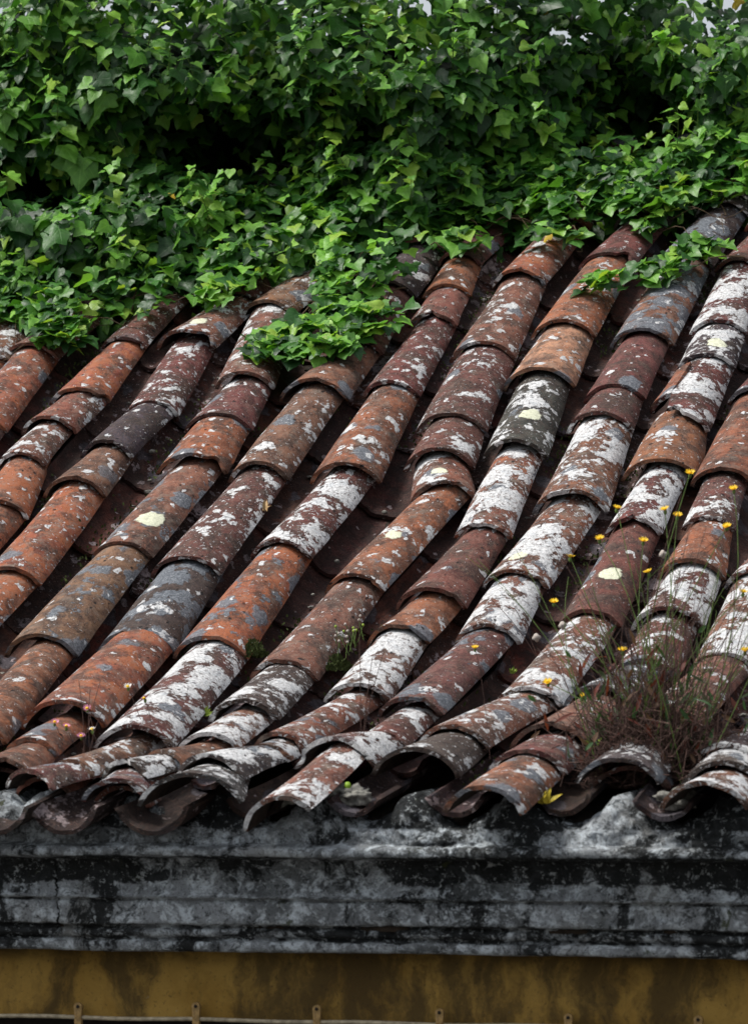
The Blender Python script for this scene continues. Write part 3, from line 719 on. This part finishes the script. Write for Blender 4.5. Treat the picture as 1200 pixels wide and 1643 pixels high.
for i in range(110):
    x = ivr.uniform(-2.3, 1.6); z0 = prof(edge_s(x)); shoot(x, z0+.15+ivr.random()*1.05, ivr.uniform(.10, .22), ivr.gauss(0, .2), ivr.randrange(6, 11), ivr.uniform(.8, 1.15))
# woody runners over the roof edge
for i in range(90):
    x = ivr.uniform(-1.75, .95); y = edge_y(x)+ivr.uniform(.0, .25); pts = []; p = Vector((x, y, 0)); d = Vector((ivr.gauss(0, 1), ivr.gauss(-.2, .5), 0)).normalized()
    for j in range(9):
        pts.append(surf(p.x, p.y, .075+.02*math.sin(j+i))); p = p+d*.035; d = (d+Vector((ivr.gauss(0, .25), ivr.gauss(0, .25), 0))).normalized()
    add_tube(WV, WF, pts, [.0028-.0015*j/8 for j in range(9)])
for (pa, pb) in (((.30, 2.22), (.78, 2.44)), ((-.15, 2.55), (-.30, 2.75)), ((-.65, 1.95), (-.45, 2.45)), ((-.4, 1.9), (-.3, 2.3)), ((-.30, 2.60), (-.12, 2.56))):
    pts = [surf(pa[0]+(pb[0]-pa[0])*t/10, pa[1]+(pb[1]-pa[1])*t/10, .085+.012*math.sin(t*1.7)) for t in range(11)]
    add_tube(WV, WF, pts, [.0026]*11)
# near-black lumpy body added behind the leaves, blocks sky and colours in the shade
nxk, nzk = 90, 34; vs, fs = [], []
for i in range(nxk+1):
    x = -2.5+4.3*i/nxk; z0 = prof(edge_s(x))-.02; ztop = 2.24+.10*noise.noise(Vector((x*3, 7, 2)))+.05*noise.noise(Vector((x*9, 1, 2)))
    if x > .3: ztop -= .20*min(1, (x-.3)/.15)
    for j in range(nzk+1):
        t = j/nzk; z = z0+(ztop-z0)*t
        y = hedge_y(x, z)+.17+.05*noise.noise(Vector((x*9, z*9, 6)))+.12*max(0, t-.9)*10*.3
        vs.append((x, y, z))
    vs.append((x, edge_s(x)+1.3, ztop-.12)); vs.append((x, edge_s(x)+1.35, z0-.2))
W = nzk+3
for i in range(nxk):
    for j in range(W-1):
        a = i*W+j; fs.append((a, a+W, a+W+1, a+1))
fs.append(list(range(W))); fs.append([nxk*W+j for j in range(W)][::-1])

ivy = tag(empty('ivy', (0, 2.6, prof(2.6))), 'dense green ivy thicket spilling over the ridge onto the roof tiles', 'ivy')
def kid(o, par, kind=None):
    o.parent = par; o.matrix_parent_inverse = Matrix.Translation(-par.location)
    if kind: o['kind'] = kind
    return o
kid(mesh_obj('dark_backing', vs, fs, M_CORE, None, True), ivy, 'stuff')
kid(mesh_obj('shoot', SV, SF, M_SHOOT, None, True), ivy, 'stuff'); kid(mesh_obj('runner', WV, WF, M_STEM, None, True), ivy, 'stuff')
# the largest leaves in view are single objects, all others one mass of foliage
def inview(p):
    d = p-cam.location; z = d.dot(fw); r_ = Vector((math.cos(PSI), math.sin(PSI), 0)); u_ = r_.cross(fw)
    X, Y = 600+6500*d.dot(r_)/z, 821-6500*d.dot(u_)/z
    return 5 < X < 1195 and 5 < Y < 640
order = sorted(range(len(LEAVES)), key=lambda i: -(LEAVES[i][3]*(1 if LEAVES[i][4] >= 1 else .3)) if inview(LEAVES[i][0].translation) else 1)
single = set(order[:300])
lm = []
for g in range(10):
    v_, f_, u_ = GEOS[g]; me = bpy.data.meshes.new('leaf'); me.from_pydata(v_, [], f_)
    ul = me.uv_layers.new(name='UVMap'); fl = []
    for p in me.polygons:
        for vi in p.vertices: fl += list(u_[vi])
    ul.data.foreach_set('uv', fl); me.polygons.foreach_set('use_smooth', [True]*len(me.polygons)); me.materials.append(M_LEAFO); lm.append(me)
V_, F_, U_, C_ = [], [], [], []
for i, (m_, g, tone, sz, w) in enumerate(LEAVES):
    if i in single:
        o = bpy.data.objects.new('leaf', lm[g % 10]); COL.objects.link(o); o.matrix_world = m_; kid(o, ivy); o['tone'] = [float(t) for t in tone]
    else:
        v_, f_, u_ = GEOS[g]; b = len(V_)
        V_ += [m_ @ v for v in v_]; F_ += [tuple(q+b for q in f) for f in f_]; U_ += u_; C_ += [tone]*len(v_)
kid(mesh_obj('foliage', V_, F_, M_LEAFG, None, True, U_, None, C_), ivy, 'stuff')

# ------------------------------------------------------------------ weeds and small growth on the roof
wr = random.Random(5)
def bez(a, b, c, n=9):
    a, b, c = Vector(a), Vector(b), Vector(c)
    return [a*(1-t)**2+b*2*t*(1-t)+c*t*t for t in [i/(n-1) for i in range(n)]]
def blade(V_, F_, U_, C_, p, d, L, w, tone, curl=.3):
    """a lance shaped leaf"""
    d = Vector(d).normalized(); side = d.cross(Vector((wr.gauss(0, .5), -1, .3))).normalized(); up = side.cross(d); b = len(V_)
    pr = [(0, .15), (.25, .8), (.5, 1), (.75, .7), (1, .02)]
    for t, ww in pr:
        c = Vector(p)+d*L*t+up*(-curl*L*t*t)
        for s in (-1, 0, 1): V_.append(c+side*s*w*ww+up*(abs(s)*w*.3)); U_.append((s*.3, t)); C_.append(tone)
    for i in range(4):
        for s in (0, 1):
            a = b+i*3+s; F_.append((a, a+1, a+4, a+3))
def flower(name, p, size, par, petal_mat, heart, n=9, up=Vector((0, -.5, .85)), calyx=True):
    u = (up+Vector((wr.gauss(0, .2), wr.gauss(0, .2), 0))).normalized(); a = u.orthogonal().normalized(); b = u.cross(a); p = Vector(p)
    V_, F_ = [], []
    for k in range(n):
        t = 6.283*k/n+wr.uniform(-.1, .1); r_ = a*math.cos(t)+b*math.sin(t); s = u.cross(r_); q = len(V_)
        L = size*wr.uniform(.85, 1.1); w = size*2.4/n
        lift = .55 if n > 6 else .2
        V_ += [p+r_*size*.15, p+r_*L*.55+s*w+u*size*lift*.5, p+r_*L+s*w*.5+u*size*lift, p+r_*L-s*w*.5+u*size*lift, p+r_*L*.55-s*w+u*size*lift*.5]
        F_ += [(q, q+1, q+2, q+3, q+4)]
    f_ = mesh_obj(name, V_, F_, petal_mat, None, False)
    if par: kid(f_, par)
    h_ = lump('flower_heart', p+u*size*.28, (size*.42, size*.42, size*.36), heart, 2, 2, None, .2); h_.parent = f_
    if calyx:
        c_ = lump('calyx', p-u*size*.45, (size*.36, size*.36, size*.6), M_SHOOT, 2, 2, None, .15); c_.parent = f_
    return f_
root = Vector((1.22, -.80, -.245))
weed = tag(empty('weed', root), 'tangled dry weed with yellow flowers growing from the eave at the right', 'weed')
V_, F_ = [], []; LV, LF, LU, LC = [], [], [], []; DV, DF = [], []
heads = [(1.077, .331), (1.0, .29), (.977, .179), (1.141, .063), (.941, -.01), (1.183, .325), (1.194, .25), (1.115, .405), (1.237, .398), (1.262, .385), (1.302, .483), (1.403, .444), (1.387, .355), (1.431, .061), (1.033, -.045), (1.42, .20)]
for hx, hz in heads:
    h = Vector((hx, -.75+wr.uniform(-.04, .04), hz)); r_ = root+Vector((wr.gauss(0, .05), wr.gauss(0, .02), 0))
    midp = r_.lerp(h, .5)+Vector((wr.gauss(0, .03)+(.06 if hx < 1.1 else 0), wr.gauss(0, .02), .03)); pts = bez(r_, midp, h)
    add_tube(V_, F_, pts, [.0017-.0006*i/8 for i in range(9)])
    flower('yellow_flower', h, .0115, weed, M_YEL, M_YEL, 12)
for i in range(120):                                 # dry and green stems
    r_ = root+Vector((wr.gauss(0, .07), wr.gauss(0, .03), wr.gauss(0, .01))); hh = wr.triangular(.12, .74, .34); sp_ = wr.gauss(0, .32)
    e = r_+Vector((sp_*hh, wr.gauss(0, .06), hh)); midp = r_.lerp(e, .5)+Vector((wr.gauss(0, .05)-sp_*.05, wr.gauss(0, .03), wr.uniform(0, .05)))
    dry = wr.random() < .72; pts = bez(r_, midp, e)
    add_tube(DV if dry else V_, DF if dry else F_, pts, [.0018-.0011*i/8 for i in range(9)])
    for j in range(wr.randrange(0, 4)):
        q = pts[wr.randrange(2, 8)]; d = Vector((wr.gauss(0, .8), wr.gauss(0, .3), .9)); t2 = bez(q, q+d*.03, q+d*.07+Vector((wr.gauss(0, .02), 0, .01)), 5)
        add_tube(DV if dry else V_, DF if dry else F_, t2, [.0007]*5, 3)
for i in range(230):                                # leaves
    a = root+Vector((wr.gauss(0, .11), wr.gauss(0, .04), abs(wr.gauss(0, .12))+.01)); d = Vector((wr.gauss(0, .55), wr.gauss(-.1, .3), .8))
    g = wr.random()
    tone = Vector((.045, .105, .035)) if g < .3 else (Vector((.045, .07, .03)) if g < .5 else (Vector((.13, .035, .025)) if g < .75 else Vector((.13, .075, .045))))
    blade(LV, LF, LU, LC, a, d, wr.uniform(.025, .06), wr.uniform(.003, .006), tone*wr.uniform(.8, 1.3), wr.uniform(-.2, .5))
for i in range(1900):                                # tangle of dead twigs round the foot
    a = root+Vector((wr.gauss(0, .085), wr.gauss(0, .05), abs(wr.gauss(0, .085))-.02)); d = Vector((wr.gauss(0, .7), wr.gauss(0, .4), wr.uniform(0, 1))).normalized(); L = wr.uniform(.03, .11)
    add_tube(DV, DF, bez(a, a+d*L*.5+Vector((wr.gauss(0, .01),)*3), a+d*L, 4), [.0011]*4, 3)
kid(mesh_obj('green_stem', V_, F_, M_SHOOT, None, True), weed, 'stuff'); kid(mesh_obj('dry_stem', DV, DF, M_DRY, None, True), weed, 'stuff')
kid(mesh_obj('weed_leaf', LV, LF, M_WEED, None, True, LU, None, LC), weed, 'stuff')
for x, y, z in ((.955, -.62, .13), (1.20, -.6, .30), (.90, -.66, .10)):
    s_ = lump('seed_head', (x, y, z), (.009, .009, .009), M_SEED, 4, 2, None, .5); kid(s_, weed)
    V2, F2 = [], []; add_tube(V2, F2, bez((x+.12 if x < 1.1 else x, y, z-.24), (x+.06, y, z-.05), (x, y, z)), [.0009]*9); kid(mesh_obj('seed_stalk', V2, F2, M_DRY, None, True), weed)

def sprig(name, label, cat, p, n, size, mat, spread=1.0, droop=.2, tone=None):
    V_, F_, U_, C_ = [], [], [], []
    for i in range(n):
        a = 2.4*i; e = wr.uniform(.15, 1.1); d = Vector((math.cos(a)*spread*e, math.sin(a)*spread*e-.2, 1.0-.4*e))
        blade(V_, F_, U_, C_, Vector((0, 0, 0))+Vector((wr.gauss(0, size*.15), wr.gauss(0, size*.15), 0)), d, size*wr.uniform(.6, 1.1), size*.16, (1, 1, 1), droop)
    o = mesh_obj(name, V_, F_, mat, None, False); o.location = p; tag(o, label, cat); return o
def cushion(name, label, cat, p, s, n, leafmat, kind='stuff', buds=0):
    """a mossy cushion of tiny upright leaflets"""
    V_, F_ = [], []
    for i in range(n):
        a, r_ = wr.uniform(0, 6.283), math.sqrt(wr.random()); q = Vector((math.cos(a)*r_*s[0], math.sin(a)*r_*s[1], (1-r_*r_)*s[2]*wr.uniform(.3, 1)))
        d = Vector((wr.gauss(0, .5), wr.gauss(0, .5), 1)).normalized(); w = d.orthogonal().normalized()*.0022; L = wr.uniform(.006, .014); b = len(V_)
        V_ += [q-w, q+w, q+d*L*.6+w*1.2, q+d*L, q+d*L*.6-w*1.2]; F_.append((b, b+1, b+2, b+3, b+4))
    o = mesh_obj(name, V_, F_, leafmat, None, False); o.location = p; tag(o, label, cat, kind=kind)
    return o
cushion('moss', 'olive moss cushion with pale buds in the gutter at the middle of the roof', 'moss', surf(.155, .10, -.02), (.035, .085, .045), 700, M_MOSS)
stc = tag(empty('stonecrop', surf(.175, .13, .03)), 'small stonecrop with pale buds rising out of the middle moss cushion', 'plant')
V_, F_ = [], []
for i in range(16):
    a = Vector((.175+wr.gauss(0, .016), .13+wr.gauss(0, .05), 0)); a = surf(a.x, a.y, .02); b = a+Vector((wr.gauss(0, .012), wr.gauss(0, .01), wr.uniform(.03, .06)))
    add_tube(V_, F_, bez(a, a.lerp(b, .5), b, 4), [.0011]*4, 3)
    kid(lump('bud', b, (.0042, .0042, .0046), M_SEED if i % 3 else M_SPRIG, i, 1, None, .2), stc)
kid(mesh_obj('stalk', V_, F_, M_SHOOT, None, True), stc, 'stuff')
cushion('moss', 'ragged olive moss hanging at the lip of the blue spotted orange tile', 'moss', surf(-.095, .14, .0), (.04, .05, .05), 420, M_MOSS)
# crumbled mortar and clay in the valleys
V_, F_ = [], []
ico = bmesh.new(); bmesh.ops.create_icosphere(ico, subdivisions=1, radius=1); IV = [v.co.copy() for v in ico.verts]; IF = [tuple(v.index for v in f.verts) for f in ico.faces]; ico.free()
for i in range(620):
    k = wr.randrange(1, len(allcols)-2); y = wr.uniform(-1.0, 2.8)
    a, b = colx(allcols[k], y), colx(allcols[k+1], y); x = (a+b)/2+wr.gauss(0, .02); s_ = wr.triangular(.003, .018, .005)
    q = surf(x, y, -.052+((x-(a+b)/2)**2)*12); c = len(V_); sx_, sy_, sz_ = s_*wr.uniform(.6, 1.4), s_*wr.uniform(.6, 1.4), s_*wr.uniform(.3, .7); ro = Matrix.Rotation(wr.uniform(0, 6), 3, 'Z')
    V_ += [q+ro @ Vector((v.x*sx_*wr.uniform(.7, 1.2), v.y*sy_*wr.uniform(.7, 1.2), v.z*sz_)) for v in IV]; F_ += [tuple(t+c for t in f) for f in IF]
tag(mesh_obj('debris', V_, F_, M_STONE, None, False), 'crumbs of mortar and broken clay lying in the valleys', 'debris', kind='stuff')
# thin moss in the valleys
V_, F_ = [], []
for i in range(9000):
    k = wr.randrange(2, len(allcols)-2); y = wr.uniform(-.9, 2.9)
    if noise.noise(Vector((k*3.3, y*2.2, 1))) < .12: continue
    a, b = colx(allcols[k], y), colx(allcols[k+1], y); x = (a+b)/2+wr.gauss(0, .022)
    q = surf(x, y, -.034+((x-(a+b)/2)**2)*12); d = Vector((wr.gauss(0, .6), wr.gauss(0, .6), 1)).normalized(); w = d.orthogonal().normalized()*.0025; L = wr.uniform(.005, .014); c = len(V_)
    V_ += [q-w, q+w, q+d*L*.6+w*1.3, q+d*L, q+d*L*.6-w*1.3]; F_.append((c, c+1, c+2, c+3, c+4))
tag(mesh_obj('moss', V_, F_, M_MOSS, None, False), 'thin dark moss lining the valleys between the tile rows', 'moss', kind='stuff')
sprig('sprig', 'small lime green sprig below the white tile at lower left', 'plant', surf(-.062, -.33, .005), 16, .028, M_SPRIG)
sprig('sprig', 'tiny lime green sprig in the gap left of the lone yellow flower head', 'plant', surf(.650, .05, .0), 8, .020, M_SPRIG)
rs = sprig('rosette', 'yellow green leaf rosette at the eave beneath the orange tile', 'plant', surf(1.02, -1.05, -.015), 26, .036, M_ROSE, 1.2, .3)
sprig('leaf_tuft', 'green leaf tuft at the foot of the weed beside the black tile mouth', 'plant', surf(1.075, -.78, .045), 7, .035, M_SPRIG)
lump_ = lump('bud', surf(.53, -1.0, .012), (.009, .008, .010), M_BUD, 3, 2, None, .15); tag(lump_, 'bright green bud on the mortar lumps under the eave', 'bud')
sp_ = sprig('petal', 'crushed crimson petals caught under a white spotted tile near the eave', 'petal', surf(.50, -.80, .0), 6, .040, M_CRIM, .8, .1)
dl = sprig('fallen_leaf', 'curled tan leaf lodged between two tiles left of the bare valley', 'leaf', surf(-.325, .93, .015), 4, .040, M_DEAD, .9, .4)
for x, z, m1, lb in ((-.154, -.014, M_WHITEP, 'white daisy highest of the small daisies at lower left'), (-.110, -.044, M_CRIM, 'magenta daisy on the white crusted tile at lower left'), (-.262, -.068, M_PINK, 'pink daisy over the lip of the orange tile at lower left'),
                     (-.349, -.102, M_PINK, 'leftmost pink daisy of the lower left daisies'), (-.318, -.113, M_PINK, 'pink daisy second from the left on the small orange tile'), (-.278, -.137, M_PINK, 'pale pink daisy just left of the lowest white daisy'), (-.249, -.121, M_WHITEP, 'white daisy lowest of the small daisies at lower left')):
    p = Vector((x, -.65, z)); d_ = tag(empty('daisy', (x, -.65, z-.10)), lb, 'flower', 'small daisies at the lower left of the roof')
    V_, F_ = [], []; add_tube(V_, F_, bez((x+wr.uniform(-.02, .05), -.62, prof(-.62)), (x+.02, -.64, z-.05), (x, -.65, z)), [.0008]*9, 3)
    kid(mesh_obj('stem', V_, F_, M_DRY, None, True), d_); flower('flower_head', p, .0105, d_, m1, M_YEL, 13, Vector((0, -.6, .8)))
p = Vector((.771, -.75, .073)); d_ = tag(empty('hawkbit', (.775, -.75, prof(-.75))), 'lone yellow flower head in front of the maroon blue spotted tile', 'flower')
V_, F_ = [], []; add_tube(V_, F_, bez((.80, -.72, prof(-.72)), (.79, -.74, 0), p), [.0008]*9, 3); kid(mesh_obj('stem', V_, F_, M_DRY, None, True), d_); flower('flower_head', p, .0095, d_, M_YEL, M_YEL, 10)
for gi, (x, y, tops, lb) in enumerate(((.50, -.80, ((.50, .17), (.535, .05), (.565, .07)), 'thin upright dry grass stalks before the white tile near the middle of the eave'), (-.24, -.72, ((-.22, -.02), (-.25, .0), (-.19, .01), (-.16, -.03)), 'wispy dry grass among the daisies at lower left'),
                        (.72, .05, ((.60, .22), (.66, .20)), 'short dry grass stalks in the valley right of the middle'))):
    V_, F_ = [], []
    for tx, tz in tops: add_tube(V_, F_, bez((x+wr.gauss(0, .01), y, prof(y)), (x+(tx-x)*.2, y, (prof(y)+tz)/2), (tx, y-.02, tz)), [.0009]*9, 3)
    tag(mesh_obj('grass_stalk', V_, F_, M_DRY, None, True), lb, 'grass')
